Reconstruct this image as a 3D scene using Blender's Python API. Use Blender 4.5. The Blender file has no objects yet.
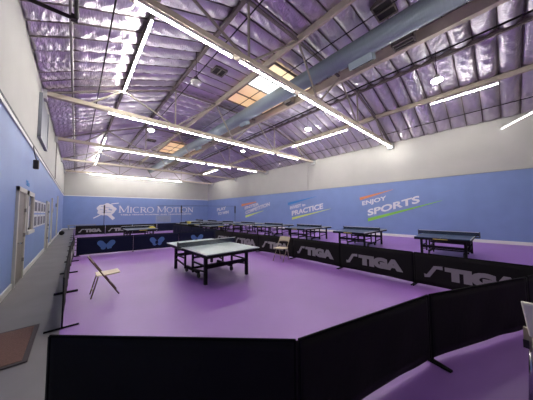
import bpy, bmesh, math, random
from mathutils import Vector, Matrix
random.seed(7)
S = bpy.context.scene
COL = S.collection

# ------------------------------------------------------------------ camera
cam_d = bpy.data.cameras.new('camera'); cam = bpy.data.objects.new('camera', cam_d); COL.objects.link(cam)
R_ = Vector((0.7428973799659223, -0.6693476291796439, -0.008788296271620595))
U_ = Vector((-0.031488870982795805, -0.04805691015956673, 0.9983481278542792))
F_ = Vector((0.6686642908395787, 0.7413934749493721, 0.0567783537846779))
cam.matrix_world = Matrix(((R_.x, U_.x, -F_.x, 0), (R_.y, U_.y, -F_.y, 0), (R_.z, U_.z, -F_.z, 1.70), (0, 0, 0, 1)))
cam_d.sensor_width = 36; cam_d.lens = 211.32 / 533 * 36; cam_d.clip_start = .05; cam_d.clip_end = 200
S.camera = cam
# ------------------------------------------------------------------ light and exposure
w = bpy.data.worlds.new('world'); S.world = w; w.use_nodes = True
w.node_tree.nodes['Background'].inputs[0].default_value = (.8, .85, 1, 1)
w.node_tree.nodes['Background'].inputs[1].default_value = .3
TUBE = 28.0       # led strip radiance
BAY = 24.0        # high bay lamp radiance
SKY = 9.0         # roof light radiance
S.view_settings.view_transform = 'Standard'; S.view_settings.look = 'None'
S.view_settings.exposure = 2.22; S.view_settings.gamma = 1; S.view_settings.use_curve_mapping = False
S.cycles.max_bounces = 7; S.cycles.diffuse_bounces = 5; S.cycles.glossy_bounces = 4
S.cycles.use_denoising = True
S.cycles.sample_clamp_indirect = 8

# ------------------------------------------------------------------ materials
def mat(name, col, rough=.6, metal=0., spec=.5, noise=0, nscale=8, bump=0, bscale=30, emit=None, stretch=None):
    m = bpy.data.materials.new(name); m.use_nodes = True
    nt = m.node_tree; b = nt.nodes['Principled BSDF']
    b.inputs['Base Color'].default_value = (*col, 1); b.inputs['Roughness'].default_value = rough
    b.inputs['Metallic'].default_value = metal; b.inputs['Specular IOR Level'].default_value = spec
    tc = nt.nodes.new('ShaderNodeTexCoord'); src = tc.outputs['Object']
    if stretch:
        mp = nt.nodes.new('ShaderNodeMapping'); mp.inputs['Scale'].default_value = stretch
        nt.links.new(src, mp.inputs[0]); src = mp.outputs[0]
    if noise:
        n = nt.nodes.new('ShaderNodeTexNoise'); n.inputs['Scale'].default_value = nscale; n.inputs['Detail'].default_value = 5
        nt.links.new(src, n.inputs['Vector'])
        r = nt.nodes.new('ShaderNodeValToRGB')
        r.color_ramp.elements[0].position = .3; r.color_ramp.elements[1].position = .7
        r.color_ramp.elements[0].color = (*[c * (1 - noise) for c in col], 1)
        r.color_ramp.elements[1].color = (*[min(1, c * (1 + noise)) for c in col], 1)
        nt.links.new(n.outputs['Fac'], r.inputs[0]); nt.links.new(r.outputs[0], b.inputs['Base Color'])
    if bump:
        n2 = nt.nodes.new('ShaderNodeTexNoise'); n2.inputs['Scale'].default_value = bscale; n2.inputs['Detail'].default_value = 3
        nt.links.new(src, n2.inputs['Vector'])
        bp = nt.nodes.new('ShaderNodeBump'); bp.inputs['Strength'].default_value = bump; bp.inputs['Distance'].default_value = .02
        nt.links.new(n2.outputs['Fac'], bp.inputs['Height']); nt.links.new(bp.outputs[0], b.inputs['Normal'])
    if emit:
        b.inputs['Emission Color'].default_value = (*emit[0], 1); b.inputs['Emission Strength'].default_value = emit[1]
    return m

M = dict(
    floor=mat('purple_rubber_floor', (.245, .108, .395), .40, noise=.07, nscale=.8, bump=.05, bscale=120),
    aisle=mat('grey_concrete', (.165, .15, .155), .5, noise=.12, nscale=1.2),
    blue=mat('blue_wall_paint', (.185, .265, .52), .55, noise=.04, nscale=1.5, bump=.05, bscale=60),
    white=mat('white_wall_paint', (.44, .435, .41), .6, noise=.04, nscale=1),
    trim=mat('white_trim_paint', (.75, .74, .72), .5),
    wdark=mat('grey_front_wall', (.16, .15, .15), .7),
    dtrim=mat('dark_joint_sealant', (.03, .03, .04), .6),
    tan=mat('cream_painted_steel', (.60, .53, .41), .55, noise=.08, nscale=3),
    web=mat('grey_cream_steel', (.34, .31, .25), .5),
    joist=mat('grey_timber_and_shaded_steel', (.20, .17, .155), .7, noise=.2, nscale=3),
    pipe=mat('black_steel_pipe', (.015, .010, .012), .5),
    gpipe=mat('grey_conduit', (.33, .31, .30), .4, metal=.5),
    duct=mat('blue_painted_duct', (.28, .345, .385), .5, metal=.2, noise=.06, nscale=3, bump=.25, bscale=1, stretch=(.5, 30, .5)),
    dark=mat('dark_opening', (.03, .025, .025), .8),
    cloth=mat('black_barrier_cloth', (.012, .0105, .011), .8, spec=.2, bump=.15, bscale=14),
    navy=mat('navy_barrier_cloth', (.007, .009, .030), .8, spec=.15, bump=.2, bscale=9),
    bframe=mat('black_barrier_frame', (.006, .006, .007), .8, spec=.1),
    letter=mat('grey_print', (.31, .295, .30), .7),
    lblue=mat('light_blue_print', (.06, .14, .36), .6),
    tframe=mat('black_powder_coated_steel', (.007, .007, .008), .6, spec=.2),
    wheel=mat('black_rubber_wheel', (.02, .02, .02), .5),
    netp=mat('black_net_post', (.02, .02, .025), .4),
    nettape=mat('white_net_tape', (.7, .7, .7), .6),
    brown=mat('brown_steel_tube', (.13, .075, .055), .4, metal=.3),
    beige=mat('beige_seat', (.60, .50, .36), .5),
    khaki=mat('khaki_steel', (.36, .30, .21), .4, metal=.2),
    cream=mat('cream_plastic', (.95, .90, .74), .4),
    chrome=mat('chrome', (.6, .6, .6), .2, metal=1),
    door=mat('grey_brown_door', (.19, .165, .15), .5, noise=.08, nscale=2, stretch=(1, 1, .2)),
    frame=mat('off_white_frame', (.52, .50, .46), .5),
    inside=mat('dim_room_glass', (.10, .085, .075), .15),
    matc=mat('red_brown_carpet', (.15, .075, .06), .9, noise=.3, nscale=60, bump=.4, bscale=200),
    matb=mat('dark_mat_border', (.035, .022, .028), .7),
    panel=mat('grey_blue_panel', (.22, .24, .28), .5, noise=.1, nscale=2),
    wtext=mat('white_sign_paint', (.72, .70, .72), .6),
    orange=mat('orange_sign_paint', (.72, .25, .10), .6),
    green=mat('green_sign_paint', (.25, .60, .08), .6),
    yel=mat('yellow_green_sign_paint', (.62, .72, .16), .6),
    bluep=mat('bright_blue_sign_paint', (.03, .20, .55), .6),
    lime=mat('yellow_cloth', (.75, .62, .12), .8, noise=.2, nscale=20),
    tube_dim=mat('dim_led_tube', (1, 1, 1), .5, emit=((1, .97, .90), TUBE * .05)),
    tube=mat('led_tube', (1, 1, 1), .5, emit=((1, .97, .90), TUBE)),
    lamp=mat('glowing_lens', (1, 1, 1), .5, emit=((1, .96, .86), BAY)),
    offlens=mat('clear_grey_dome', (.45, .43, .42), .25),
    sky1=mat('white_rooflight_panel', (.9, .9, .9), .4, emit=((.95, .98, 1), SKY * .05)),
    sky2=mat('amber_rooflight_panel', (.9, .8, .6), .4, emit=((1, .55, .22), SKY * .014)),
    sky3=mat('cream_rooflight_panel', (.9, .85, .6), .4, emit=((1, .78, .42), SKY * .024)),
    paper=mat('white_paper', (.62, .60, .62), .6),
    photo=mat('printed_photo', (.07, .06, .08), .5, noise=.9, nscale=7),
    case=mat('white_steel_case', (.62, .62, .62), .5),
    grille=mat('pale_blue_grille', (.30, .38, .58), .5),
)
def foil_material():
    m = bpy.data.materials.new('silver_foil'); m.use_nodes = True; nt = m.node_tree; b = nt.nodes['Principled BSDF']
    b.inputs['Metallic'].default_value = 1; b.inputs['Roughness'].default_value = .32
    b.inputs['Base Color'].default_value = (.69, .64, .71, 1)
    tc = nt.nodes.new('ShaderNodeTexCoord')
    mp = nt.nodes.new('ShaderNodeMapping'); mp.inputs['Scale'].default_value = (5.0, 1.3, 1)
    nt.links.new(tc.outputs['Object'], mp.inputs[0])
    n1 = nt.nodes.new('ShaderNodeTexNoise'); n1.inputs['Scale'].default_value = 3.2; n1.inputs['Detail'].default_value = 4; n1.inputs['Distortion'].default_value = 1.2
    n2 = nt.nodes.new('ShaderNodeTexVoronoi'); n2.inputs['Scale'].default_value = 5.0
    nt.links.new(mp.outputs[0], n1.inputs['Vector']); nt.links.new(mp.outputs[0], n2.inputs['Vector'])
    ad = nt.nodes.new('ShaderNodeMath'); ad.operation = 'MULTIPLY_ADD'; ad.inputs[1].default_value = .5
    nt.links.new(n2.outputs['Distance'], ad.inputs[0]); nt.links.new(n1.outputs['Fac'], ad.inputs[2])
    bp = nt.nodes.new('ShaderNodeBump'); bp.inputs['Strength'].default_value = .5; bp.inputs['Distance'].default_value = .04
    n3 = nt.nodes.new('ShaderNodeTexNoise'); n3.inputs['Scale'].default_value = 7; n3.inputs['Detail'].default_value = 2; n3.inputs['Distortion'].default_value = .8
    nt.links.new(mp.outputs[0], n3.inputs['Vector'])
    a2 = nt.nodes.new('ShaderNodeMath'); a2.operation = 'MULTIPLY_ADD'; a2.inputs[1].default_value = .55
    nt.links.new(n3.outputs['Fac'], a2.inputs[0]); nt.links.new(ad.outputs[0], a2.inputs[2])
    nt.links.new(a2.outputs[0], bp.inputs['Height']); nt.links.new(bp.outputs[0], b.inputs['Normal'])
    return m
M['foil'] = foil_material()
def net_material():
    m = bpy.data.materials.new('dark_blue_netting'); m.use_nodes = True; nt = m.node_tree; b = nt.nodes['Principled BSDF']
    b.inputs['Base Color'].default_value = (.012, .025, .06, 1); b.inputs['Roughness'].default_value = .7
    b.inputs['Alpha'].default_value = .72
    return m
M['net'] = net_material()
def top_material(name, col, rough):
    """table half: field colour with the white edge and centre lines (object coordinates, half is 1.37 x 1.525)"""
    m = bpy.data.materials.new(name); m.use_nodes = True; nt = m.node_tree; b = nt.nodes['Principled BSDF']
    b.inputs['Roughness'].default_value = rough; b.inputs['Specular IOR Level'].default_value = .6
    tc = nt.nodes.new('ShaderNodeTexCoord'); sp = nt.nodes.new('ShaderNodeSeparateXYZ'); nt.links.new(tc.outputs['Object'], sp.inputs[0])
    def mth(op, a, b_=None):
        n = nt.nodes.new('ShaderNodeMath'); n.operation = op
        if isinstance(a, (int, float)): n.inputs[0].default_value = a
        else: nt.links.new(a, n.inputs[0])
        if b_ is not None:
            if isinstance(b_, (int, float)): n.inputs[1].default_value = b_
            else: nt.links.new(b_, n.inputs[1])
        return n.outputs[0]
    ax = mth('ABSOLUTE', sp.outputs[0]); ay = mth('ABSOLUTE', sp.outputs[1])
    ed = mth('MAXIMUM', mth('GREATER_THAN', ax, .7425), mth('GREATER_THAN', ay, 1.35))
    ed = mth('MAXIMUM', ed, mth('LESS_THAN', ax, .0025))
    mx = nt.nodes.new('ShaderNodeMix'); mx.data_type = 'RGBA'; nt.links.new(ed, mx.inputs[0])
    mx.inputs[6].default_value = (*col, 1); mx.inputs[7].default_value = (.7, .7, .7, 1)
    nt.links.new(mx.outputs[2], b.inputs['Base Color'])
    return m
M['top_c'] = top_material('table_paint_with_reflection', (.30, .37, .38), .35)  # pale grey-green: reflection on the top put into the base colour
M['top_b'] = top_material('blue_table_paint', (.025, .05, .10), .3)

# ------------------------------------------------------------------ helpers
class MB:
    def __init__(s): s.v = []; s.f = []
    def quad(s, *pts):
        i = len(s.v); s.v += [tuple(p) for p in pts]; s.f.append(tuple(range(i, i + len(pts))))
    def box(s, c, d, rot=None):
        i = len(s.v); c = Vector(c)
        for z in (-1, 1):
            for x, y in ((-1, -1), (1, -1), (1, 1), (-1, 1)):
                q = Vector((x * d[0] / 2, y * d[1] / 2, z * d[2] / 2))
                if rot: q = rot @ q
                s.v.append(tuple(c + q))
        for f in ((3, 2, 1, 0), (4, 5, 6, 7), (0, 1, 5, 4), (1, 2, 6, 5), (2, 3, 7, 6), (3, 0, 4, 7)): s.f.append(tuple(i + k for k in f))
    def span(s, x0, x1, y0, y1, z0, z1): s.box(((x0 + x1) / 2, (y0 + y1) / 2, (z0 + z1) / 2), (abs(x1 - x0), abs(y1 - y0), abs(z1 - z0)))
    def bar(s, a, b, w_, h=None, up=(0, 0, 1)):
        a = Vector(a); b = Vector(b); d = b - a; L = d.length; h = h or w_
        z = d.normalized(); u = Vector(up)
        if abs(z.dot(u)) > .98: u = Vector((0, 1, 0))
        x = u.cross(z).normalized(); y = z.cross(x)
        s.box((a + b) / 2, (w_, h, L), Matrix((x, y, z)).transposed())
    def tube(s, pts, r, n=10, cap=True):
        pts = [Vector(p) for p in pts]; i0 = len(s.v); N = None
        for k, p in enumerate(pts):
            t = ((pts[k + 1] if k + 1 < len(pts) else p) - (pts[k - 1] if k else p)).normalized()
            if N is None:
                N = Vector((0, 0, 1)) if abs(t.z) < .9 else Vector((1, 0, 0))
            N = (N - t * N.dot(t)).normalized(); B = t.cross(N)
            rr = r[k] if isinstance(r, (list, tuple)) else r
            for j in range(n):
                a = 2 * math.pi * j / n; s.v.append(tuple(p + N * math.cos(a) * rr + B * math.sin(a) * rr))
        for k in range(len(pts) - 1):
            for j in range(n):
                a = i0 + k * n + j; b = i0 + k * n + (j + 1) % n; s.f.append((a, b, b + n, a + n))
        if cap:
            s.f.append(tuple(i0 + j for j in range(n))[::-1]); e = i0 + (len(pts) - 1) * n; s.f.append(tuple(e + j for j in range(n)))
    def grid(s, nx, ny, fn):
        i0 = len(s.v)
        for j in range(ny + 1):
            for i in range(nx + 1): s.v.append(tuple(fn(i / nx, j / ny)))
        for j in range(ny):
            for i in range(nx):
                a = i0 + j * (nx + 1) + i; s.f.append((a, a + 1, a + nx + 2, a + nx + 1))
    def build(s, name, m, parent=None, smooth=False, bevel=0, solid=0, loc=None):
        me = bpy.data.meshes.new(name); me.from_pydata(s.v, [], s.f); me.update(); me.materials.append(m)
        if smooth: me.polygons.foreach_set('use_smooth', [True] * len(me.polygons))
        o = bpy.data.objects.new(name, me); COL.objects.link(o)
        if parent: o.parent = parent
        if loc: o.location = loc
        if solid:
            md = o.modifiers.new('thickness', 'SOLIDIFY'); md.thickness = solid; md.offset = 0
        if bevel:
            md = o.modifiers.new('bevel', 'BEVEL'); md.width = bevel; md.segments = 2; md.limit_method = 'ANGLE'
        return o
def tag(o, label, cat, group=None, kind=None):
    o['label'] = label; o['category'] = cat
    if group: o['group'] = group
    if kind: o['kind'] = kind
    return o
def thing(name, label, cat, loc=(0, 0, 0), rz=0, group=None):
    o = bpy.data.objects.new(name, None); o.empty_display_size = .1; COL.objects.link(o); o.location = loc; o.rotation_euler = (0, 0, rz)
    return tag(o, label, cat, group)
def struct(o): o['kind'] = 'structure'; return o
KIDS = {}
def dup(root, loc, rz, label, group=None):
    def cp(o, par):
        c = o.copy(); COL.objects.link(c)
        if par: c.parent = par
        for ch in [x for x in KIDS.get(o.name, [])]: cp(ch, c)
        return c
    r = cp(root, None); r.location = loc; r.rotation_euler = (0, 0, rz); r['label'] = label
    if group: r['group'] = group
    return r
def register(root):
    for o in COL.objects:
        if o.parent: 
            L = KIDS.setdefault(o.parent.name, [])
            if o not in L: L.append(o)
def text_mesh(name, txt, size, m, parent, mw, bold=0.0, ext=.002, wide=1.0, shear=0.0, fit=None):
    cu = bpy.data.curves.new(name, 'FONT'); cu.body = txt; cu.size = size; cu.offset = bold; cu.extrude = ext; cu.shear = shear; cu.space_character = 1.0
    cu.resolution_u = 4
    t = bpy.data.objects.new(name, cu); COL.objects.link(t)
    bpy.context.view_layer.update()
    dg = bpy.context.evaluated_depsgraph_get(); me = bpy.data.meshes.new_from_object(t.evaluated_get(dg))
    bpy.data.objects.remove(t); me.name = name
    xs = [v.co.x for v in me.vertices]; ys = [v.co.y for v in me.vertices]
    x0, x1, y0, y1 = min(xs), max(xs), min(ys), max(ys)
    for v in me.vertices:
        if fit:
            v.co.x = (v.co.x - x0) / (x1 - x0) * fit[0]; v.co.y = (v.co.y - y0) / (y1 - y0) * fit[1]
        v.co = mw @ v.co
    me.materials.clear(); me.materials.append(m)
    o = bpy.data.objects.new(name, me); COL.objects.link(o)
    if parent: o.parent = parent
    return o

# ------------------------------------------------------------------ setting
XL, XR, YF, YB = -1.05, 15.94, -8.2, 31.94
HB, HE = 3.68, 6.28
a = MB(); a.span(-.12, XR + .2, YF - .2, YB + .2, -.2, 0); struct(a.build('floor', M['floor']))
a = MB(); a.span(XL - .2, -.12, YF - .2, YB + .2, -.2, -.002); struct(a.build('floor_aisle', M['aisle']))
# walls: blue dado below, white above, one mesh per wall piece
PROF = [(-1.05, 6.34), (-.2, 6.78), (1.45, 7.48), (3.65, 8.34), (6.1, 8.42), (9.2, 8.36), (11.25, 8.26), (13.45, 7.56), (15.94, 6.36)]
def roof_z(x):
    for (x0, z0), (x1, z1) in zip(PROF, PROF[1:]):
        if x <= x1: return z0 + (z1 - z0) * (x - x0) / (x1 - x0)
    return PROF[-1][1]
a = MB(); a.span(XL - .2, XL, YF - .2, YB + .2, 0, HB); struct(a.build('wall_left_lower', M['blue']))
a = MB(); a.span(XL - .2, XL, YF - .2, YB + .2, HB, 6.6); struct(a.build('wall_left_upper', M['white']))
a = MB(); a.span(XR, XR + .2, YF - .2, YB + .2, 0, HB); struct(a.build('wall_right_lower', M['blue']))
a = MB(); a.span(XR, XR + .2, YF - .2, YB + .2, HB, 6.6); struct(a.build('wall_right_upper', M['white']))
a = MB(); a.span(XL, XR, YB, YB + .2, 0, HB); struct(a.build('wall_back_lower', M['blue']))
a = MB(); a.span(XL, XR, YB, YB + .2, HB, 6.3); struct(a.build('wall_back_upper', M['white']))
a = MB()
for (x0, z0), (x1, z1) in zip(PROF, PROF[1:]): a.quad((x0, YB, 6.3), (x1, YB, 6.3), (x1, YB, z1 + .2), (x0, YB, z0 + .2))
struct(a.build('wall_back_gable', M['foil']))
a = MB(); a.span(XL, XR, YF - .2, YF, 0, 8.8); struct(a.build('wall_front', M['wdark']))
a = MB(); a.span(XL, XL + .03, YF, YB, HB, HB + .09); struct(a.build('trim_1', M['trim']))
a = MB(); a.span(XL, XL + .035, YF, YB, HB + .09, HB + .14); struct(a.build('trim_2', M['dtrim']))
a = MB(); a.span(XL, XR, YB - .02, YB, HB, HB + .08); struct(a.build('trim_3', M['trim']))
a = MB(); a.span(XR - .015, XR, YF, YB, HB - .035, HB); struct(a.build('trim_4', M['panel']))
a = MB()
for seg in ((YF, 7.5), (8.75, 14.2), (15.4, YB)): a.span(XL, XL + .025, seg[0], seg[1], 0, .13)
struct(a.build('baseboard_left', M['trim']))
a = MB(); a.span(XR - .025, XR, YF, YB, 0, .16); struct(a.build('baseboard_right', M['trim']))
a = MB(); a.span(XL, XR, YB - .025, YB, 0, .13); struct(a.build('baseboard_back', M['trim']))
# ceiling: foil pillows between the joists
JS = .635; Y0 = YF - .1; NB = int((YB + .2 - Y0) / JS) + 1
YJ = [4.87 + (k - 21) * JS for k in range(0, 65)]
a = MB(); jj = MB(); rnd = random.Random(3)
for (x0, z0), (x1, z1) in zip(PROF, PROF[1:]):
    for k in range(len(YJ) - 1):
        y0, y1 = YJ[k], YJ[k + 1]
        if y1 < YF or y0 > YB: continue
        sg = rnd.uniform(.09, .16); ph = rnd.uniform(0, 6.28); tilt = rnd.uniform(-.03, .03)
        def fn(u, v):
            e = min(1, 14 * u * (1 - u)) ** .5 if 0 < u < 1 else 0
            s_ = (1 - abs(2 * v - 1) ** 2.6)
            wr = .020 * math.sin(31 * u + ph + 3 * math.sin(5 * v + ph)) * s_ + .01 * math.sin(57 * u * (1 + .1 * v) + 2 * ph) * s_
            return (x0 + (x1 - x0) * u, y0 + (y1 - y0) * v, z0 + (z1 - z0) * u + .03 - (sg + tilt * (2 * v - 1)) * s_ * (.1 + .9 * e) + wr)
        a.grid(22, 10, fn)
for y in YJ:
    if YF < y < YB:
        for (x0, z0), (x1, z1) in zip(PROF, PROF[1:]):
            jj.bar((x0, y, z0 + .01), (x1, y, z1 + .0), .022, .04)
struct(a.build('ceiling', M['foil'], smooth=True))
struct(jj.build('ceiling_joists', M['joist']))
a = MB()
for (x0, z0), (x1, z1) in zip(PROF, PROF[1:]): a.quad((x0 - .3 * (x0 < -1), YF - .3, z0 + .3), (x1 + .3 * (x1 > 15), YF - .3, z1 + .3), (x1 + .3 * (x1 > 15), YB + .3, z1 + .3), (x0 - .3 * (x0 < -1), YB + .3, z0 + .3))
struct(a.build('ceiling_deck', M['joist'], solid=.03))
# doors and window in the left wall
def door(n, y0, y1, h, handle_side):
    r = thing('door_%d' % n, '', ''); del r['label']; del r['category']; r['kind'] = 'structure'
    a = MB(); X = XL + .05
    a.span(XL, X, y0, y0 + .11, 0, h); a.span(XL, X, y1 - .11, y1, 0, h); a.span(XL, X, y0, y1, h - .11, h); a.build('door_frame', M['frame'], r)
    b = MB(); b.span(XL, XL + .02, y0 + .11, y1 - .11, 0, h - .11); b.build('door_leaf', M['door'], r)
    c = MB(); c.bar((XL + .02, y0 + .25, 1.0), (XL + .09, y0 + .25, 1.0), .03); c.bar((XL + .09, y0 + .22, 1.0), (XL + .09, y0 + .36, 1.0), .025); c.build('door_handle', M['chrome'], r)
    d = MB()
    for z in (.45, 1.1, 1.75): d.span(XL + .02, XL + .06, y1 - .16, y1 - .12, z, z + .1)
    d.build('hinge', M['chrome'], r)
    return r
door(1, 7.55, 8.72, 2.36, 0)
door(2, 14.25, 15.45, 2.3, 0)
w1 = bpy.data.objects.new('window_1', None); COL.objects.link(w1); w1['kind'] = 'structure'
a = MB(); X = XL + .05
y0, y1, z0, z1 = 8.95, 10.1, 1.12, 2.36
a.span(XL, X, y0, y0 + .1, z0, z1); a.span(XL, X, y1 - .1, y1, z0, z1); a.span(XL, X, y0, y1, z1 - .12, z1); a.span(XL, X + .03, y0 - .03, y1 + .03, z0, z0 + .1); a.build('window_frame', M['frame'], w1)
a = MB(); a.span(XL, XL + .012, y0 + .1, y1 - .1, z0 + .1, z1 - .12); a.build('window_pane', M['inside'], w1)

# ------------------------------------------------------------------ roof trusses
TY = [-7.83, -1.48, 4.87, 11.22, 17.55, 23.9, 30.25]
tlab = {-7.83: 'steel roof truss farthest behind the camera above the front wall', -1.48: 'steel roof truss just behind the camera over the near floor',
        4.87: 'cream steel roof truss nearest the camera, crossing above the large table', 11.22: 'cream steel roof truss second from the camera with strip lights under it',
        17.55: 'cream steel roof truss third from the camera with strip lights under it', 23.9: 'cream steel roof truss fourth from the camera, without strip lights',
        30.25: 'cream steel roof truss farthest away, close to the lettered end wall'}
def make_truss():
    t = thing('roof_truss', '', 'truss', (0, 4.87, 0), 0, 'steel roof trusses')
    zb = 6.20
    a = MB(); a.bar((XL, 0, zb), (XR, 0, zb), .20, .16); a.build('bottom_chord', M['tan'], t)
    top = [(XL + .02, 6.2), (-.2, 6.55), (1.45, 7.25), (3.73, 8.14), (6.08, 8.2), (9.2, 8.12), (10.98, 8.03), (13.45, 7.33), (XR - .02, 6.2)]
    a = MB()
    for p, q in zip(top, top[1:]): a.bar((p[0], 0, p[1]), (q[0], 0, q[1]), .10, .07)
    a.build('top_chord', M['joist'], t)  # steel chord in the dark timber colour, shade under the roof painted in
    for p, q in [((3.73, zb), (3.73, 8.14)), ((3.73, zb), (1.45, 7.25)), ((3.73, zb), (6.08, 8.2)), ((6.08, 8.2), (7.35, zb)), ((7.35, zb), (9.2, 8.12)), ((9.2, 8.12), (10.98, zb)), ((10.98, zb), (10.98, 8.03)), ((10.98, zb), (13.45, 7.33)), ((1.45, 7.25), (.2, zb)), ((13.45, 7.33), (14.7, zb))]:
        a = MB(); a.bar((p[0], 0, p[1]), (q[0], 0, q[1]), .055, .06); a.build('web_member', M['web'], t)
    for x, w_ in ((XL + .06, .06), (XR - .1, .1)):
        a = MB(); a.span(x - w_, x + w_, -.17, .17, 5.95, 6.3); a.build('bearing_bracket', M['case'], t)
    return t
tr0 = make_truss(); register(tr0); tr0['label'] = tlab[4.87]
for y in TY:
    if y != 4.87: dup(tr0, (0, y, 0), 0, tlab[y], 'steel roof trusses')
# purlins running down the hall
def beam(x, zb, w_, h, m, label):
    a = MB(); a.span(x - w_ / 2, x + w_ / 2, YF, YB, zb, zb + h); tag(a.build('roof_purlin', M[m]), label, 'beam', 'roof purlins running down the hall')
beam(1.45, 7.30, .10, .2, 'joist', 'narrow roof purlin above the left row of strip lights')
beam(3.65, 8.16, .12, .2, 'joist', 'dark roof purlin between the left light row and the roof lights')
beam(6.08, 8.10, .09, .26, 'tan', 'cream roof purlin along the left edge of the roof lights')
beam(9.2, 7.86, .20, .44, 'tan', 'thick cream roof purlin just right of the blue duct')
beam(11.25, 8.10, .10, .16, 'joist', 'dark roof purlin right of the thick cream one')
beam(13.45, 7.32, .14, .2, 'tan', 'cream roof purlin above the right row of strip lights')
# pipes and rods
def pipe(x, z, y0, y1, r, m, label, name='sprinkler_pipe'):
    a = MB(); a.tube([(x, y0, z), (x, y1, z)], r, 10); tag(a.build(name, M[m], smooth=True), label, 'pipe')
pipe(-.24, 6.55, YF, YB, .035, 'gpipe', 'pale grey ceiling pipe nearest the left wall', 'conduit_pipe')
pipe(.55, 6.75, YF, YB, .02, 'pipe', 'thin black ceiling rod left of the first light row', 'ceiling_rod')
pipe(3.85, 7.85, YF, YB, .022, 'pipe', 'thin black ceiling rod between the left light row and the roof lights', 'ceiling_rod')
pipe(10.35, 7.88, YF, YB, .035, 'pipe', 'black sprinkler pipe right of the thick cream purlin')
pipe(14.95, 6.72, YF, YB, .02, 'pipe', 'thin black rod along the right eave', 'ceiling_rod')
pipe(6.85, 7.92, YF, YB, .018, 'pipe', 'thin black rod along the upper left of the blue duct', 'ceiling_rod')
a = MB(); a.tube([(-.95, 6.31, 6.12), (-.2, 6.28, 6.12)], .04, 10); a.tube([(-.2, 6.28, 6.12), (-.12, 6.2, 6.12), (-.13, 5.0, 6.12)], .04, 10); a.box((-.16, 6.26, 6.12), (.12, .12, .12))
tag(a.build('branch_pipe', M['pipe']), 'thick dark elbowed pipe high at the left roof edge', 'pipe')
a = MB(); a.tube([(XR - .03, 11.9, 5.95), (XR - .03, 11.9, 3.62)], .018, 8); tag(a.build('wall_conduit', M['gpipe']), 'thin vertical grey conduit down the white upper right wall', 'conduit')
a = MB(); a.tube([(XL + .05, 18.2, 6.1), (XL + .05, 18.2, 3.85)], .03, 8); tag(a.build('wall_conduit', M['gpipe']), 'vertical grey conduit down the white upper left wall', 'conduit')
# duct
d = thing('air_duct', 'long round blue spiral duct running down the middle of the roof', 'duct', (7.38, 0, 7.51))
a = MB(); a.tube([(0, YF + .05, 0), (0, YB - .1, 0)], .335, 40); a.build('duct_pipe', M['duct'], d, smooth=True)
for yy in (3.15, 10.35, 17.0):
    a = MB(); rot = Matrix.Rotation(math.radians(-28), 3, 'Y')
    c = rot @ Vector((0, 0, -.40)); a.box((c.x, yy, c.z), (.34, .85 if yy < 5 else .6, .24), rot); o = a.build('diffuser_box', M['duct'], d)
    b = MB(); c = rot @ Vector((0, 0, -.525)); b.box((c.x, yy, c.z), (.26, .74 if yy < 5 else .5, .012), rot)
    b.build('diffuser_grille', M['dark'], o)
# roof hatches / vents
for (x, y, sx, sy, lab) in ((7.3, 2.25, .75, .6, 'large dark square roof vent above the near duct'), (8.72, 2.1, .40, .7, 'small dark roof vent right of the near duct'), (4.76, 8.5, .6, .55, 'dark square roof vent over the middle left of the hall'),
                     (8.72, 7.7, .36, .5, 'small dark roof vent beyond the nearest truss right of the duct'), (4.9, 21.0, .7, .5, 'dark roof vent left of the far roof light')):
    z = roof_z(x) - (.6 if 8 < x < 9 else .16); hh = roof_z(x) - z
    t = thing('roof_vent', lab, 'vent', (x, y, z), 0, 'dark roof vents')
    a = MB(); w_ = .04
    a.span(-sx / 2, sx / 2, -sy / 2, -sy / 2 + w_, 0, hh); a.span(-sx / 2, sx / 2, sy / 2 - w_, sy / 2, 0, hh); a.span(-sx / 2, -sx / 2 + w_, -sy / 2, sy / 2, 0, .16); a.span(sx / 2 - w_, sx / 2, -sy / 2, sy / 2, 0, hh)
    a.build('vent_frame', M['joist'], t)
    a = MB(); a.span(-sx / 2, sx / 2, -sy / 2, sy / 2, .04, .06); a.build('vent_screen', M['dark'], t)
    a = MB(); a.span(-.015, .015, -sy / 2, sy / 2, -.01, .03); a.build('vent_bar', M['joist'], t)
# roof lights (skylights)
def skylight(y0, y1, mats, lab):
    x0, x1 = 6.25, 8.95; z = 8.17
    t = thing('skylight', lab, 'skylight', (0, 0, z))
    a = MB(); n = len(mats); dy = (y1 - y0) / n
    a.span(x0, x1, y0 - .05, y0, -.02, .1); a.span(x0, x1, y1, y1 + .05, -.02, .1); a.span(x0 - .05, x0, y0 - .05, y1 + .05, -.02, .1); a.span(x1, x1 + .05, y0 - .05, y1 + .05, -.02, .1)
    for k in range(1, n): a.span(x0, x1, y0 + k * dy - .03, y0 + k * dy + .03, -.02, .06)
    a.build('skylight_frame', M['joist'], t)
    for k, m in enumerate(mats):
        b = MB(); b.span(x0, x1, y0 + k * dy + .03, y0 + (k + 1) * dy - .03, .02, .05); b.build('skylight_panel', M[m], t)
skylight(6.35, 10.25, ['sky3', 'sky1', 'sky2', 'sky2'], 'near skylight with white and amber panels beside the duct')
skylight(20.0, 24.1, ['sky2', 'sky2', 'sky2'], 'far amber skylight beside the duct')

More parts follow.
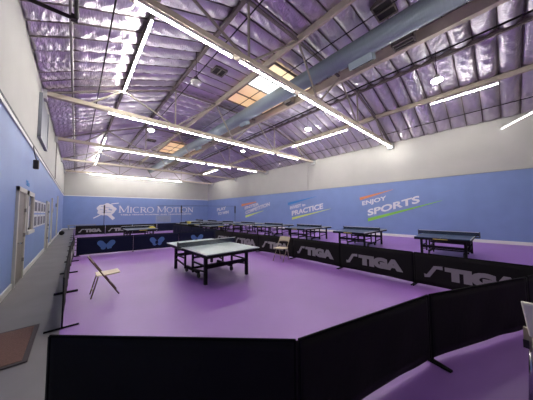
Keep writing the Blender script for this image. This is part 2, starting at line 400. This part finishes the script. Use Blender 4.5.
# ------------------------------------------------------------------ strip lights
def make_strip():
    t = thing('strip_light', '', 'light', (0, 0, 0), 0, 'strip lights')
    a = MB(); a.span(-1.19, 1.19, -.042, .042, .0, .045); a.build('housing', M['case'], t)
    b = MB(); b.tube([(-1.17, 0, -.02), (1.17, 0, -.02)], .019, 8); b.build('tube', M['tube'], t)
    return t
st = make_strip(); register(st); first = [True]
def strip(x, y, z, rz, label, group):
    if first[0]:
        st.location = (x, y, z); st.rotation_euler = (0, 0, rz); st['label'] = label; st['group'] = group; first[0] = False; return st
    return dup(st, (x, y, z), rz, label, group)
ordi = ['first', 'second', 'third', 'fourth', 'fifth', 'sixth']
for y, z, xs, nm in ((4.87, 6.075, (1.95, 4.58, 7.3, 9.75, 12.2, 14.62), 'nearest truss'), (11.22, 6.075, (2.1, 4.6, 7.2, 9.7, 12.5), 'second truss from the camera'), (17.55, 6.075, (2.15, 4.6, 7.2, 9.9, 13.2), 'third truss from the camera'),
                     (30.25, 6.10, (2.2, 4.7, 7.3, 9.8), 'farthest truss')):
    for k, x in enumerate(xs): strip(x, y, z, 0, '%s white strip light from the left under the %s' % (ordi[k], nm), 'strip lights under the %s' % nm)
for k, x in enumerate((4.9, 7.3, 9.75)): strip(x, -1.48, 6.075, 0, 'added unseen strip light under the truss just behind the camera', 'added strip lights behind the camera')  # unseen strips, added to brighten the cream chair and near floor
for k, y in enumerate((7.6, 10.05, 20.2, 22.7, 26.4, 28.87)): strip(1.45, y, 7.2, math.pi / 2, '%s strip light from the camera in the row down the left of the roof' % ordi[k], 'left lengthwise strip lights')
for k, y in enumerate((1.0, 7.9, 10.4, 25.5, 28.0)): strip(13.45, y, 7.2, math.pi / 2, '%s strip light from the camera in the row down the right of the roof' % ordi[k], 'right lengthwise strip lights')
o = strip(14.92, -.75, 5.83, math.atan2(-.22 + 1.1, 15.9 - 14.22), 'lone white strip light angled against the right wall', 'strip light by the right wall')
for c_ in COL.objects:
    if c_.parent == o and c_.name.startswith('tube'): c_.data = c_.data.copy(); c_.data.materials[0] = M['tube_dim']
# high bay lamps
def lamp(x, y, z, r, on, lab):
    t = thing('pendant_lamp', lab, 'lamp', (x, y, z), 0, 'round pendant lamps')
    a = MB(); a.tube([(0, 0, .12), (0, 0, roof_z(x) - z)], .012, 6); a.build('hanging_rod', M['pipe'], t)
    a = MB(); a.tube([(0, 0, 0), (0, 0, .03), (0, 0, .1), (0, 0, .2)], [r, r, r * .55, r * .35], 20); a.build('lamp_body', M['case' if on else 'pipe'], t, smooth=True)
    a = MB(); a.tube([(0, 0, .0), (0, 0, -.05), (0, 0, -.09), (0, 0, -.11)], [r * .95, r * .85, r * .5, .02], 20); a.build('lamp_lens', M['lamp' if on else 'offlens'], t, smooth=True)
lamp(10.75, 1.5, 7.0, .20, 1, 'glowing round lamp nearest the camera at upper right')
lamp(10.91, 8.06, 7.0, .20, 1, 'glowing round lamp over the right tables past the nearest truss')
lamp(3.41, 14.74, 7.0, .20, 1, 'glowing round lamp on the left, beyond the second truss')
lamp(10.6, 14.74, 7.0, .16, 1, 'glowing round lamp on the right, beyond the second truss')
lamp(3.46, 8.05, 7.0, .22, 0, 'unlit round dome lamp with a black top')

# ------------------------------------------------------------------ wall signs
def wallx(y, z): return Vector((XR - .012, y, z))
def on_right_wall(y, z, slope=0):   # matrix: text x -> -Y of the world along the wall, text y -> up
    ax = Vector((0, -1, slope)).normalized()
    m = Matrix(((0, 0, -1, XR - .006), (ax.y, 0, 0, y), (ax.z, 1, 0, z), (0, 0, 0, 1)))
    return m
def stripe(name, m, parent, y0, z0, y1, z1, h0, h1):
    a = MB(); a.quad((XR - .012, y0, z0), (XR - .012, y1, z1), (XR - .012, y1, z1 + h1), (XR - .012, y0, z0 + h0)); a.build(name, M[m], parent, solid=.006)
def wall_sign(label, l1, l2, b1, b2, st1, st2):
    t = thing('wall_lettering', label, 'sign', (0, 0, 0))
    for (txt, (y0, z0, y1, z1, h), bold) in ((l1, b1, .012), (l2, b2, .016)):
        sl = (z1 - z0) / (y0 - y1)
        o = text_mesh('lettering', txt, .5, M['wtext'], t, on_right_wall(y0, z0, sl), bold=bold, ext=.004, fit=((y0 - y1) * math.sqrt(1 + sl * sl), h))
    stripe('upper_stripe', st1[0], t, *st1[1:]); stripe('lower_stripe', st2[0], t, *st2[1:])
    return t
wall_sign('white ENJOY SPORTS lettering on the right wall between orange and green stripes', 'ENJOY', 'SPORTS', (6.95, 2.03, 5.29, 2.36, .40), (6.58, 1.34, 3.38, 2.2, .47),
          ('orange', 7.12, 2.52, 4.85, 3.14, .22, .02), ('green', 6.58, .94, 2.3, 2.27, .24, .02))
sg_ = wall_sign('white PRACTICE lettering on the right wall between blue and yellow stripes', 'INVEST', 'PRACTICE', (14.15, 1.93, 12.75, 2.16, .30), (13.93, 1.30, 10.34, 1.95, .48),
          ('bluep', 14.42, 2.36, 11.0, 3.05, .26, .02), ('yel', 13.91, .92, 9.6, 1.92, .22, .02))
text_mesh('lettering', 'in', .3, M['wtext'], None, on_right_wall(12.6, 2.2, .16), bold=.01, ext=.004, fit=(.35, .22)).parent = sg_
wall_sign('white COMPETITION lettering under an orange stripe on the right wall', 'ENTER', 'COMPETITION', (21.8, 2.04, 19.0, 2.50, .34), (21.65, 1.42, 17.15, 2.40, .42),
          ('orange', 22.5, 2.45, 19.5, 2.86, .30, .10), ('yel', 21.65, 1.02, 18.2, 1.84, .26, .03))
t = thing('wall_lettering', 'small white lettering on the right wall nearest the far corner', 'sign', (0, 0, 0))
text_mesh('lettering', 'PLAY', .5, M['wtext'], t, on_right_wall(28.9, 1.85, .1), bold=.02, ext=.004, fit=(2.6, .45))
text_mesh('lettering', 'TO WIN', .5, M['wtext'], t, on_right_wall(28.7, 1.25, .1), bold=.02, ext=.004, fit=(3.1, .42))
# end wall: MICRO MOTION with paddle emblem
BW = Matrix(((1, 0, 0, 0), (0, 0, 1, YB - .006), (0, 1, 0, 0), (0, 0, 0, 1)))
def on_back(x, z): return Matrix(((1, 0, 0, x), (0, 0, 1, YB - .006), (0, 1, 0, z), (0, 0, 0, 1)))
t = thing('wall_lettering', 'large white MICRO MOTION lettering on the blue end wall', 'sign', (0, 0, 0))
GL = {'M': (1.15, [((.14, 0), (.14, 1), 1), ((.14, 1), (.57, .08), 1.15), ((.57, .08), (1.0, 1), .5), ((1.0, 0), (1.0, 1), 1.15)], [.14, 1.0], [.1, 1.02]),
      'I': (.42, [((.2, 0), (.2, 1), 1.15)], [.2], [.2]), 'R': (.95, [((.18, 0), (.18, 1), 1.1), ((.18, .95), (.6, .93), .5), ((.18, .5), (.6, .5), .5), ((.6, .93), (.72, .8), 1), ((.72, .8), (.72, .64), 1.1), ((.72, .64), (.6, .5), 1), ((.45, .5), (.86, 0), 1.15)], [.18, .84], [.18]),
      'T': (.85, [((.42, 0), (.42, 1), 1.15), ((.04, .95), (.8, .95), .6), ((.04, .95), (.06, .75), .5), ((.8, .95), (.78, .75), .5)], [.42], []),
      'N': (1.05, [((.16, 0), (.16, 1), .7), ((.16, 1), (.86, .04), 1.2), ((.86, 0), (.86, 1), .7)], [.16], [.12, .86])}
def arc(cx, cz, rx, rz, a0, a1, n=16): return [(cx + rx * math.cos(a0 + (a1 - a0) * k / n), cz + rz * math.sin(a0 + (a1 - a0) * k / n)) for k in range(n + 1)]
def serif_word(word, x, z, W, H, caps):
    a = MB(); adv = {'O': 1.08, 'C': .98, ' ': .42}; ws = [adv.get(c, GL.get(c, (1,))[0]) * (1.0 if i in caps else .84) for i, c in enumerate(word)]
    k = W / sum(ws); cx = x
    def st(p, q, th): a.bar((p[0], YB - .008, p[1]), (q[0], YB - .008, q[1]), th, .012, up=(0, 1, 0))
    for i, c in enumerate(word):
        s_ = 1.0 if i in caps else .82; kx = k * (1.0 if i in caps else .84); h = H * s_; th = .115 * H
        if c in 'OC':
            P_ = arc(.52, .5, .44, .52, *((0, 2 * math.pi) if c == 'O' else (math.radians(48), math.radians(312))))
            for p, q in zip(P_, P_[1:]):
                vert = abs(q[1] - p[1]) / (abs(q[0] - p[0]) + abs(q[1] - p[1]) + 1e-6)
                st((cx + p[0] * kx, z + p[1] * h), (cx + q[0] * kx, z + q[1] * h), th * (.45 + .75 * vert))
        elif c in GL:
            _, L, s0, s1 = GL[c]
            for p, q, wd in L: st((cx + p[0] * kx, z + p[1] * h), (cx + q[0] * kx, z + q[1] * h), th * wd)
            for sx in s0: st((cx + sx * kx - .13 * k, z + .03 * h), (cx + sx * kx + .13 * k, z + .03 * h), .06 * H)
            for sx in s1: st((cx + sx * kx - .12 * k, z + .97 * h), (cx + sx * kx + .12 * k, z + .97 * h), .06 * H)
        cx += ws[i] * k
    return a
serif_word('MICRO', 3.95, 1.78, 4.05, .86, (0,)).build('lettering', M['wtext'], t)
serif_word('MOTION', 8.35, 1.78, 5.2, .86, (0,)).build('lettering', M['wtext'], t)
text_mesh('small_lettering', 'TABLE TENNIS ACADEMY AND TRAINING CENTER', .3, M['wtext'], t, on_back(4.15, 1.42), bold=.006, ext=.004, fit=(9.1, .17))
t = thing('wall_emblem', 'white ball and motion emblem beside the end wall lettering', 'emblem', (0, 0, 0))
a = MB(); cxx, czz = 2.75, 2.15
out = []
for k in range(40):
    an = 2 * math.pi * k / 40; r = .92 + .07 * math.sin(5 * an + 1) + .04 * math.sin(9 * an)
    out.append((cxx + r * math.cos(an), YB - .012, czz + .8 * r * math.sin(an)))
a.quad(*out[::-1]); a.build('paddle_head', M['wtext'], t, solid=.006)
a = MB(); a.bar((3.05, YB - .012, 1.5), (3.5, YB - .012, 1.0), .34, .008, up=(0, 1, 0)); a.build('paddle_handle', M['wtext'], t)
for p_, q_, w_ in (((1.55, 1.15), (2.2, 1.55), .12), ((3.2, 2.85), (3.95, 2.98), .1)):
    a = MB(); a.bar((p_[0], YB - .012, p_[1]), (q_[0], YB - .012, q_[1]), w_, .008, up=(0, 1, 0)); a.build('motion_line', M['wtext'], t)
a = MB()
for (p, q) in (((2.2, 2.55), (3.1, 2.35)), ((2.1, 2.2), (2.8, 2.0)), ((2.3, 1.85), (3.2, 1.8))): a.bar((p[0], YB - .019, p[1]), (q[0], YB - .019, q[1]), .06, .006, up=(0, 1, 0))
a.bar((2.95, YB - .019, 2.2), (3.3, YB - .019, 2.1), .16, .006, up=(0, 1, 0))
a.build('emblem_lines', M['grille'], t)
t = thing('wall_grille', 'pale louvred grille on the end wall below the MOTION lettering', 'grille', (9.2, YB - .03, .86))
a = MB(); a.span(-1, 1, -.02, .02, -.5, .5); a.build('grille_plate', M['grille'], t)
a = MB()
for k in range(9): a.span(-.92, .92, -.035, -.02, -.42 + k * .1, -.38 + k * .1)
a.build('louvres', M['panel'], t)

# left wall items
t = thing('wall_panel', 'long grey sound panel high on the white left wall', 'panel', (XL, 11.45, 5.1))
a = MB(); a.span(.02, .07, -1.05, 1.05, -.72, .72); a.build('panel_board', M['panel'], t, bevel=.02)
a = MB(); a.span(.0, .09, -1.12, -1.05, -.76, .76); a.span(0, .09, 1.05, 1.12, -.76, .76); a.span(0, .09, -1.12, 1.12, -.80, -.72); a.build('panel_edge', M['panel'], t)
t = thing('wall_speaker', 'small black speaker hanging on a cable on the left wall', 'speaker', (-.93, 9.3, 3.05))
a = MB(); a.span(-.06, .06, -.07, .07, .0, .27); a.build('speaker_box', M['pipe'], t, bevel=.02)
a = MB(); a.tube([(0, 0, .27), (-.05, .02, .5), (-.09, .1, .72)], .012, 6); a.build('cable', M['pipe'], t)
t = thing('wall_plaque', 'tiny dark lettering above the window on the blue left wall', 'sign', (0, 0, 0))
text_mesh('lettering', 'Office', .2, M['bluep'], t, Matrix(((0, 0, 1, XL + .004), (1, 0, 0, 8.75), (0, 1, 0, 2.5), (0, 0, 0, 1))), bold=.006, ext=.002, fit=(.6, .16))
k = 0
plabs = ['upper framed print nearest the window on the left wall', 'lower framed print nearest the window on the left wall', 'upper framed print second from the window', 'lower framed print second from the window',
         'upper framed print third from the window', 'lower framed print third from the window', 'upper framed print nearest the far door', 'lower framed print nearest the far door']
for j, yy in enumerate((10.75, 11.65, 12.55, 13.45)):
    for zz in (1.96, 1.46):
        t = thing('picture_frame', plabs[k], 'picture', (XL, yy, zz), 0, 'framed prints on the left wall'); k += 1
        a = MB(); a.span(0, .025, -.36, .36, -.22, .22); a.build('mount', M['paper'], t)
        a = MB(); a.span(.025, .03, -.29, .24, -.16, .15); a.build('print', M['photo'], t)
t = thing('window_poster', 'white paper notice taped inside the left window', 'poster', (XL + .016, 9.32, 1.62))
a = MB(); a.grid(3, 6, lambda u, v: (0.004 * math.sin(6 * u), -.14 + .28 * u, -.32 + .64 * v)); a.build('paper_sheet', M['paper'], t, solid=.003)
for y, z, l in ((17.6, 1.9, 'small dark wall box past the far left door'), (20.6, 2.3, 'small dark wall box near the far left corner')):
    a = MB(); a.span(XL, XL + .07, y - .1, y + .1, z - .12, z + .12); tag(a.build('switch_box', M['panel'], bevel=.01), l, 'box')
for yy, lab in ((17.2, 'tall pale column strip past the far left door'), (22.0, 'tall pale column strip near the far left corner')):
    a = MB(); a.span(XL, XL + .06, yy - .12, yy + .12, .13, 2.6 if yy < 20 else 3.0); tag(a.build('wall_post', M['frame']), lab, 'post')

# floor mat
t = thing('floor_mat', 'red brown doormat with dark border on the grey aisle', 'mat', (-.72, 4.3, 0))
a = MB(); a.span(-.33, .36, -.56, .56, 0, .012); a.build('mat_border', M['matb'], t, bevel=.004)
a = MB(); a.span(-.28, .31, -.51, .51, .012, .018); a.build('mat_pile', M['matc'], t)

# ------------------------------------------------------------------ barriers
def stiga(L, H, side, parent, lettermat='letter', mirror=False):
    """lettering of a barrier; local x along panel; faces local side*y"""
    W = L * .76; h = H * .38; z0 = H * .29; off = side * .014
    sx = 1 if side < 0 else -1
    m = Matrix(((sx, 0, 0, -sx * W / 2 + sx * .235 * W), (0, 0, -sx * -1 if False else 1, off), (0, 1, 0, z0), (0, 0, 0, 1)))
    text_mesh('lettering', 'TIGA', .3, M[lettermat], parent, m, bold=.028, ext=.002, fit=(W * .765, h))
    # slanted S
    a = MB(); x0 = -W / 2
    P_ = [(x0 - .03, z0 + h * .12), (x0 + W * .03, z0 + h * .14), (x0 + W * .12, z0 + h * .86), (x0 + W * .21, z0 + h * .88)]
    th = h * .27; nrm = []
    for q in range(4):
        d_ = Vector(P_[min(q + 1, 3)]) - Vector(P_[max(q - 1, 0)]); d_.normalize(); nrm.append(Vector((-d_.y, d_.x)) * th / 2)
    for (px, pz), n_ in zip(P_, nrm): a.v += [(sx * (px - n_.x), off, pz - n_.y), (sx * (px + n_.x), off, pz + n_.y)]
    for q in range(3): a.f.append((2 * q, 2 * q + 2, 2 * q + 3, 2 * q + 1))
    a.build('lettering', M[lettermat], parent, solid=.004)
def butterfly(cx, cz, side, parent, s_=1.0):
    a = MB(); off = side * .016
    for sg in (-1, 1):
        out = []
        for k in range(24):
            an = 2 * math.pi * k / 24
            r = .15 * (1 + .28 * math.cos(2 * (an - .9)))
            out.append((cx + sg * (.15 + r * 1.0 * math.cos(an)) * s_, off, cz + (.03 + r * .95 * math.sin(an)) * s_))
        a.quad(*out)
        out = [(cx + sg * (.10 + .085 * math.cos(2 * math.pi * k / 16)) * s_, off, cz + (-.12 + .07 * math.sin(2 * math.pi * k / 16)) * s_) for k in range(16)]
        a.quad(*out)
    a.build('butterfly_print', M['lblue'], parent, solid=.003)
def barrier(p, q, label, group, logo=None, side=-1, m='cloth', H=.73, seed=0, feet=True):
    p = Vector((*p, 0)); q = Vector((*q, 0)); d = q - p; L = d.length
    t = thing('court_barrier', label, 'barrier', ((p.x + q.x) / 2, (p.y + q.y) / 2, 0), math.atan2(d.y, d.x), group)
    rd = random.Random(seed * 7 + 1); p1, p2 = rd.uniform(0, 6), rd.uniform(0, 6)
    def fn(u, v):
        x = (u - .5) * L; sag = .012 * (4 * u * (1 - u)) * (1 - v) * 1.2
        rip = (.010 * math.sin(7 * u * 2 + p1 + 3 * v) + .007 * math.sin(19 * u + p2 - 4 * v)) * (1 - v) * (4 * u * (1 - u)) * (1.6 if m == 'navy' else .8)
        return (x, rip if v < .999 else 0, .035 + sag + v * (H - .04 - sag))
    a = MB(); a.grid(28, 8, fn); a.build('panel_cloth', M[m], t, smooth=True, solid=.012)
    a = MB(); a.tube([(-L / 2 + .012, 0, H), (L / 2 - .012, 0, H)], .011, 8); a.build('top_rail', M['bframe'], t)
    for sgn in (-1, 1):
        a = MB(); x = sgn * (L / 2 - .02); a.tube([(x, 0, .02), (x, 0, H)], .010, 8); o = a.build('end_post', M['bframe'], t)
        if feet:
            b = MB(); b.bar((x, -.19, .012), (x, .19, .012), .022, .02); b.build('foot', M['bframe'], o)
    if logo == 'stiga': stiga(L, H, side, t)
    if logo == 'butterfly': butterfly(0, H * .52, side, t, 1.0)
    if logo == 'small': 
        pass
    return t
G1 = 'plain black barriers at the front'
barrier((-.13, 2.46), (1.274, 1.079), 'plain black barrier filling the bottom left foreground', G1, seed=1)
barrier((1.275, 1.08), (3.04, .612), 'plain black barrier angled away in the bottom centre foreground', G1, seed=2)
barrier((3.048, .608), (4.84, -.19), 'plain black barrier at right whose far end overlaps the nearest lettered barrier', G1, seed=3)
barrier((4.87, -.2), (5.78, -.52), 'short black barrier piece at the right edge of the frame', G1, seed=4)
G2 = 'lettered black barriers along the right of the court'
SP = [(5.84, -.45), (5.92, 1.43), (5.97, 3.31), (6.00, 5.19), (5.93, 7.07), (5.80, 8.94), (5.62, 10.35)]
sl = ['nearest STIGA barrier on the right, partly behind the plain one', 'second STIGA barrier along the right side of the court', 'third STIGA barrier, just right of the khaki folding chair',
      'fourth STIGA barrier, partly behind the khaki folding chair', 'fifth STIGA barrier, right behind the large table', 'sixth and farthest lettered barrier on the right, by the court corner']
for k, (p, q) in enumerate(zip(SP, SP[1:])):
    p2 = Vector(p) + (Vector(q) - Vector(p)) * .0005; q2 = Vector(q) - (Vector(q) - Vector(p)) * .0005
    barrier(tuple(q2), tuple(p2), sl[k], G2, 'stiga', -1, seed=10 + k)
G3 = 'navy barriers across the far end of the court'
BP = [(.06, 11.42), (1.95, 11.07), (3.82, 10.72), (5.55, 10.40)]
bl = ['navy barrier with butterfly emblem at the left of the far court edge', 'navy barrier with butterfly emblem, middle one of three', 'navy barrier with butterfly emblem behind the large table']
for k, (p, q) in enumerate(zip(BP, BP[1:])):
    barrier((p[0] + .004, p[1] - .001), (q[0] - .004, q[1] + .001), bl[k], G3, 'butterfly', -1, 'navy', seed=20 + k)
G4 = 'barriers between the court and the grey aisle'
LP = [(-.1, 4.42, -.1, 6.34), (-.1, 6.38, -.09, 8.36), (-.09, 8.40, -.05, 10.3), (-.05, 10.34, .0, 11.36)]
ll = ['nearest black barrier edge-on beside the grey aisle', 'second black barrier edge-on beside the grey aisle', 'third black barrier edge-on beside the grey aisle', 'short black lettered barrier at the left court corner']
for k, (x0, y0, x1, y1) in enumerate(LP): barrier((x0, y0), (x1, y1), ll[k], G4, 'stiga' if k > 1 else None, -1, seed=30 + k)
for k in range(6):
    y0 = 11.5 + k * 1.8; barrier((-.04, y0), (-.04, y0 + 1.77), '%s black barrier beyond the butterfly ones along the grey aisle' % ordi[k], 'black aisle barriers of the far court', None, -1, seed=40 + k)
G5 = 'barriers across the far court'
fl = ['far STIGA barrier at the left below the end wall emblem', 'second far STIGA barrier below the MICRO lettering', 'third far black barrier behind the far table', 'navy barrier in the far row below the MOTION lettering', 'black barrier at the right end of the far row']
for k in range(5):
    x0 = .02 + k * 1.85; y0 = 22.3 - .2 * x0; x1 = x0 + 1.82; y1 = 22.3 - .2 * x1
    barrier((x0, y0), (x1, y1), fl[k], G5, 'stiga' if k < 2 else None, -1, 'navy' if k == 3 else 'cloth', seed=50 + k)
for k in range(4):
    y0 = 10.6 + k * 1.9; barrier((6.0, y0 + 1.86), (6.0, y0), '%s navy barrier from the court corner along the far court' % ordi[k], 'navy barriers along the far court', None, -1, 'navy', seed=60 + k)
# ------------------------------------------------------------------ table tennis tables
def make_table(top, name_label, group=None, mark=False):
    """long axis = local Y, origin on the floor under the net"""
    t = thing('table_tennis_table', name_label, 'table', (0, 0, 0), 0, group)
    for sg in (-1, 1):
        a = MB(); a.box((0, 0, 0), (1.525, 1.366, .022)); a.build('tabletop_half', M[top], t, bevel=.003, loc=(0, sg * .686, .749))
        b = MB(); c = sg * .686
        for x in (-.735, .735): b.span(x - .015, x + .015, c - .66, c + .66, .665, .738)
        for y in (c - .65, c + .65): b.span(-.735, .735, y - .015, y + .015, .665, .738)
        b.span(-.015, .015, c - .65, c + .65, .70, .738); b.build('apron', M['tframe'], t)
        for x in (-.60, .60):
            a = MB(); a.bar((x, sg * 1.0, .0), (x, sg * 1.0, .69), .07); a.build('leg', M['tframe'], t)
            a = MB(); a.bar((x, sg * .26, .14), (x, sg * .26, .69), .045); a.bar((x, sg * .26, .42), (x, sg * 1.0, .42), .035); a.bar((x, sg * .26, .22), (x, sg * 1.0, .30), .035)
            a.build('side_brace', M['tframe'], t)
        a = MB(); a.bar((-.60, sg * 1.0, .40), (.60, sg * 1.0, .40), .035, .09); a.build('cross_brace', M['tframe'], t)
    for x in (-.5, .5):
        a = MB(); a.bar((x, -.42, .15), (x, .42, .15), .05, .07); o = a.build('wheel_base', M['tframe'], t)
        for y in (-.40, .40):
            b = MB(); b.tube([(x - .02, y, .07), (x + .02, y, .07)], .065, 16); b.span(x - .028, x + .028, y - .02, y + .02, .07, .14); b.build('caster', M['wheel'], o)
    a = MB(); a.bar((-.5, 0, .18), (.5, 0, .18), .05); a.bar((-.5, 0, .46), (.5, 0, .46), .05); a.build('centre_brace', M['tframe'], t)
    a = MB(); a.grid(12, 2, lambda u, v: (-.90 + 1.8 * u, .004 * math.sin(8 * u), .768 + .135 * v)); n = a.build('net', M['net'], t, solid=.004)
    a = MB(); a.span(-.90, .90, -.008, .008, .900, .914); a.build('net_tape', M['nettape'], n)
    for x in (-.90, .90):
        a = MB(); a.bar((x, 0, .72), (x, 0, .92), .03); a.bar((x, 0, .725), (x * .83, 0, .725), .03, .05); a.build('net_post', M['netp'], t)
    if mark:
        for sg in (-1, 1):
            a = MB(); a.span(-.2, .2, sg * 1.352 - .003, sg * 1.352 + .003, .70, .725); a.build('brand_strip', M['lime'], t)
    return t
tc = make_table('top_c', 'large table with reflection-paled top, alone in the middle of the purple court')
tc.location = (2.93, 5.76, 0)
tb = make_table('top_b', 'blue-topped table nearest the camera at the right wall, below nothing but plain blue wall', 'blue tables in a row along the right wall', mark=True)
register(tb)
tb.location = (10.63, 1.45, 0); tb.rotation_euler = (0, 0, math.pi / 2)
tb['label'] = 'blue-topped table nearest the camera in the row along the right wall'
tl = ['second blue table from the camera along the right wall, below the SPORTS lettering', 'third blue table from the camera along the right wall, below the PRACTICE lettering', 'fourth blue table from the camera in the right row',
      'fifth blue table from the camera in the right row', 'sixth blue table from the camera in the right row', 'seventh blue table from the camera in the right row', 'eighth and farthest blue table in the right row']
yy = [4.78, 7.98, 11.1, 14.2, 17.3, 20.4, 23.5]
for k, y in enumerate(yy): dup(tb, (10.67, y, 0), math.pi / 2, tl[k])
dup(tb, (2.95, 15.3, 0), 0, 'blue table standing behind the butterfly barriers, below the end wall lettering', 'tables in the far court')
dup(tb, (7.6, 14.6, 0), 0, 'blue table just right of the far navy barriers', 'tables in the far court')
dup(tb, (7.6, 18.6, 0), 0, 'blue table farther back right of the far navy barriers', 'tables in the far court')
# ------------------------------------------------------------------ chairs
def folding_chair(name, label, fr, seat, back):
    t = thing(name, label, 'chair', (0, 0, 0), 0)
    for y in (-.20, .20):
        a = MB(); a.tube([(-.27, y, .80), (-.235, y, .745), (-.03, y, .42), (.235, y, .0)], .0125, 10); a.build('front_leg', M[fr], t, smooth=True)
        a = MB(); a.tube([(-.225, y * .87, 0), (-.12, y * .87, .41)], .0115, 10); a.build('rear_leg', M[fr], t, smooth=True)
    a = MB(); a.bar((.10, -.2, .22), (.10, .2, .22), .02); a.build('front_rung', M[fr], t)
    a = MB(); a.bar((-.195, -.174, .12), (-.195, .174, .12), .018); a.build('rear_rung', M[fr], t)
    a = MB(); a.grid(8, 8, lambda u, v: (-.15 + .40 * u, (v - .5) * (.40 - .03 * (2 * u - 1) ** 2), .435 + .01 * math.sin(math.pi * u) * -1 + .012 * u)); a.build('seat', M[seat], t, smooth=True, solid=.022, bevel=.004)
    a = MB(); a.grid(8, 5, lambda u, v: (-.17 - .10 * v - .02 * math.sin(math.pi * u), (u - .5) * .39, .64 + .16 * v + .012 * math.sin(math.pi * u))); a.build('backrest', M[back], t, smooth=True, solid=.014)
    return t
c = folding_chair('folding_chair', 'brown-framed folding chair with beige seat, seen from the side at left', 'brown', 'beige', 'brown'); c.location = (.50, 5.72, 0)
c = folding_chair('folding_chair', 'khaki metal folding chair standing before the lettered barriers', 'khaki', 'beige', 'khaki'); c.location = (5.42, 5.25, 0); c.rotation_euler = (0, 0, math.radians(192))
# cream chair at the right edge of the frame
t = thing('plastic_chair', 'cream plastic chair with chrome legs cut off by the right frame edge', 'chair', (3.235, -.345, 0), math.radians(-12))
a = MB(); a.grid(10, 8, lambda u, v: (-.22 - .03 * v + .03 * math.sin(math.pi * u), (u - .5) * (.44 - .06 * (1 - v)), .57 + .30 * v)); a.build('backrest', M['cream'], t, smooth=True, solid=.03, bevel=.008)
a = MB(); a.grid(8, 8, lambda u, v: (-.19 + .40 * u, (v - .5) * .42, .45 - .012 * math.sin(math.pi * v))); a.build('seat', M['cream'], t, smooth=True, solid=.03, bevel=.008)
for y in (-.20, .20):
    a = MB(); a.box((-.20, y, .54), (.03, .05, .18)); a.build('back_bracket', M['khaki'], t)
    a = MB(); a.box((-.205, y * 1.05, .49), (.05, .035, .07)); a.build('hinge', M['pipe'], t)
for x in (-.19, .19):
    for y in (-.19, .19):
        a = MB(); a.tube([(x, y, .44), (x * 1.15, y * 1.1, 0)], .013, 10); a.build('leg', M['chrome'], t, smooth=True)

# ------------------------------------------------------------------ ball-catch net frames and far items
def post(x, y, h, lab):
    t = thing('net_stand', lab, 'stand', (x, y, 0), 0, 'tall stands of the catch net')
    a = MB(); a.tube([(0, 0, 0), (0, 0, h)], .022, 8); a.build('pole', M['pipe'], t)
    a = MB(); a.box((0, 0, .015), (.5, .35, .03)); a.build('base', M['pipe'], t)
    a = MB(); a.box((0, 0, h - .38), (.10, .08, .74)); a.build('pole_sleeve', M['pipe'], t)
    return t
def at(u, v, y):
    d_ = F_ + R_ * ((u - 266.5) / 211.32) + U_ * ((200 - v) / 211.32); s_ = y / d_.y
    return d_.x * s_, 1.7 + d_.z * s_
px, pz = at(104.5, 205, 24.0); post(px, 24.0, pz, 'tall black stand in front of the end wall emblem')
px1, pz1 = at(181.5, 205.5, 21.5); post(px1, 21.5, pz1, 'tall black stand in front of the MOTION lettering')
px2, pz2 = at(235, 206, 18.95); post(px2, 18.95, pz2, 'tall black stand before the right wall near the far corner')
px3, pz3 = at(157, 207, 24.0)
a = MB(); a.tube([(px3, 24.0, pz1), (px1, 21.5, pz1 - .02), (px2, 18.95, pz2 - .02)], .012, 6)
tag(a.build('hanging_rope', M['pipe']), 'thin dark cord strung between the tall stands', 'cord')
t = thing('towel', 'yellow towel lying on the net side of the far table', 'towel', (3.55, 14.6, .762))
a = MB(); a.grid(8, 8, lambda u, v: ((u - .5) * .35, (v - .5) * .3, .03 + .07 * math.sin(math.pi * u) * math.sin(math.pi * v) + .015 * math.sin(14 * u + 9 * v))); a.build('towel_cloth', M['lime'], t, smooth=True, solid=.02)
t = thing('ball_basket', 'small basket of yellow balls on the table right of the far barriers', 'basket', (7.25, 18.0, .762))
a = MB(); a.tube([(0, 0, 0), (0, 0, .16)], [.14, .18], 14); a.build('basket_body', M['lime'], t)
a = MB()
for k in range(14):
    r_ = .11 * math.sqrt(k / 14); an = k * 2.4; c_ = Vector((r_ * math.cos(an), r_ * math.sin(an), .175))
    a.tube([c_ + Vector((0, 0, -.02)), c_ + Vector((0, 0, -.012)), c_, c_ + Vector((0, 0, .012)), c_ + Vector((0, 0, .02))], [.002, .016, .02, .016, .002], 8)
b_ = a.build('ball_heap', M['lime'], t, smooth=True); b_['kind'] = 'stuff'
t = thing('bench', 'low grey bench against the blue end wall in the left corner', 'bench', (.55, 30.6, 0))
a = MB(); a.span(-1.2, 1.2, -.3, .3, .42, .50); a.build('bench_seat', M['panel'], t, bevel=.01)
for x in (-1.05, 1.05):
    a = MB(); a.span(x - .05, x + .05, -.25, .25, 0, .42); a.build('bench_leg', M['panel'], t)
t = thing('duffel_bag', 'black bag on the aisle floor at the far left corner', 'bag', (-.78, 23.5, 0))
a = MB(); a.tube([(0, -.32, .17), (0, -.28, .17), (0, 0, .18), (0, .28, .17), (0, .32, .17)], [.08, .15, .17, .15, .08], 14); a.build('bag_body', M['cloth'], t, smooth=True)
a = MB(); a.tube([(0, -.15, .33), (0, -.08, .43), (0, .08, .43), (0, .15, .33)], .014, 8); a.build('bag_handle', M['pipe'], t)
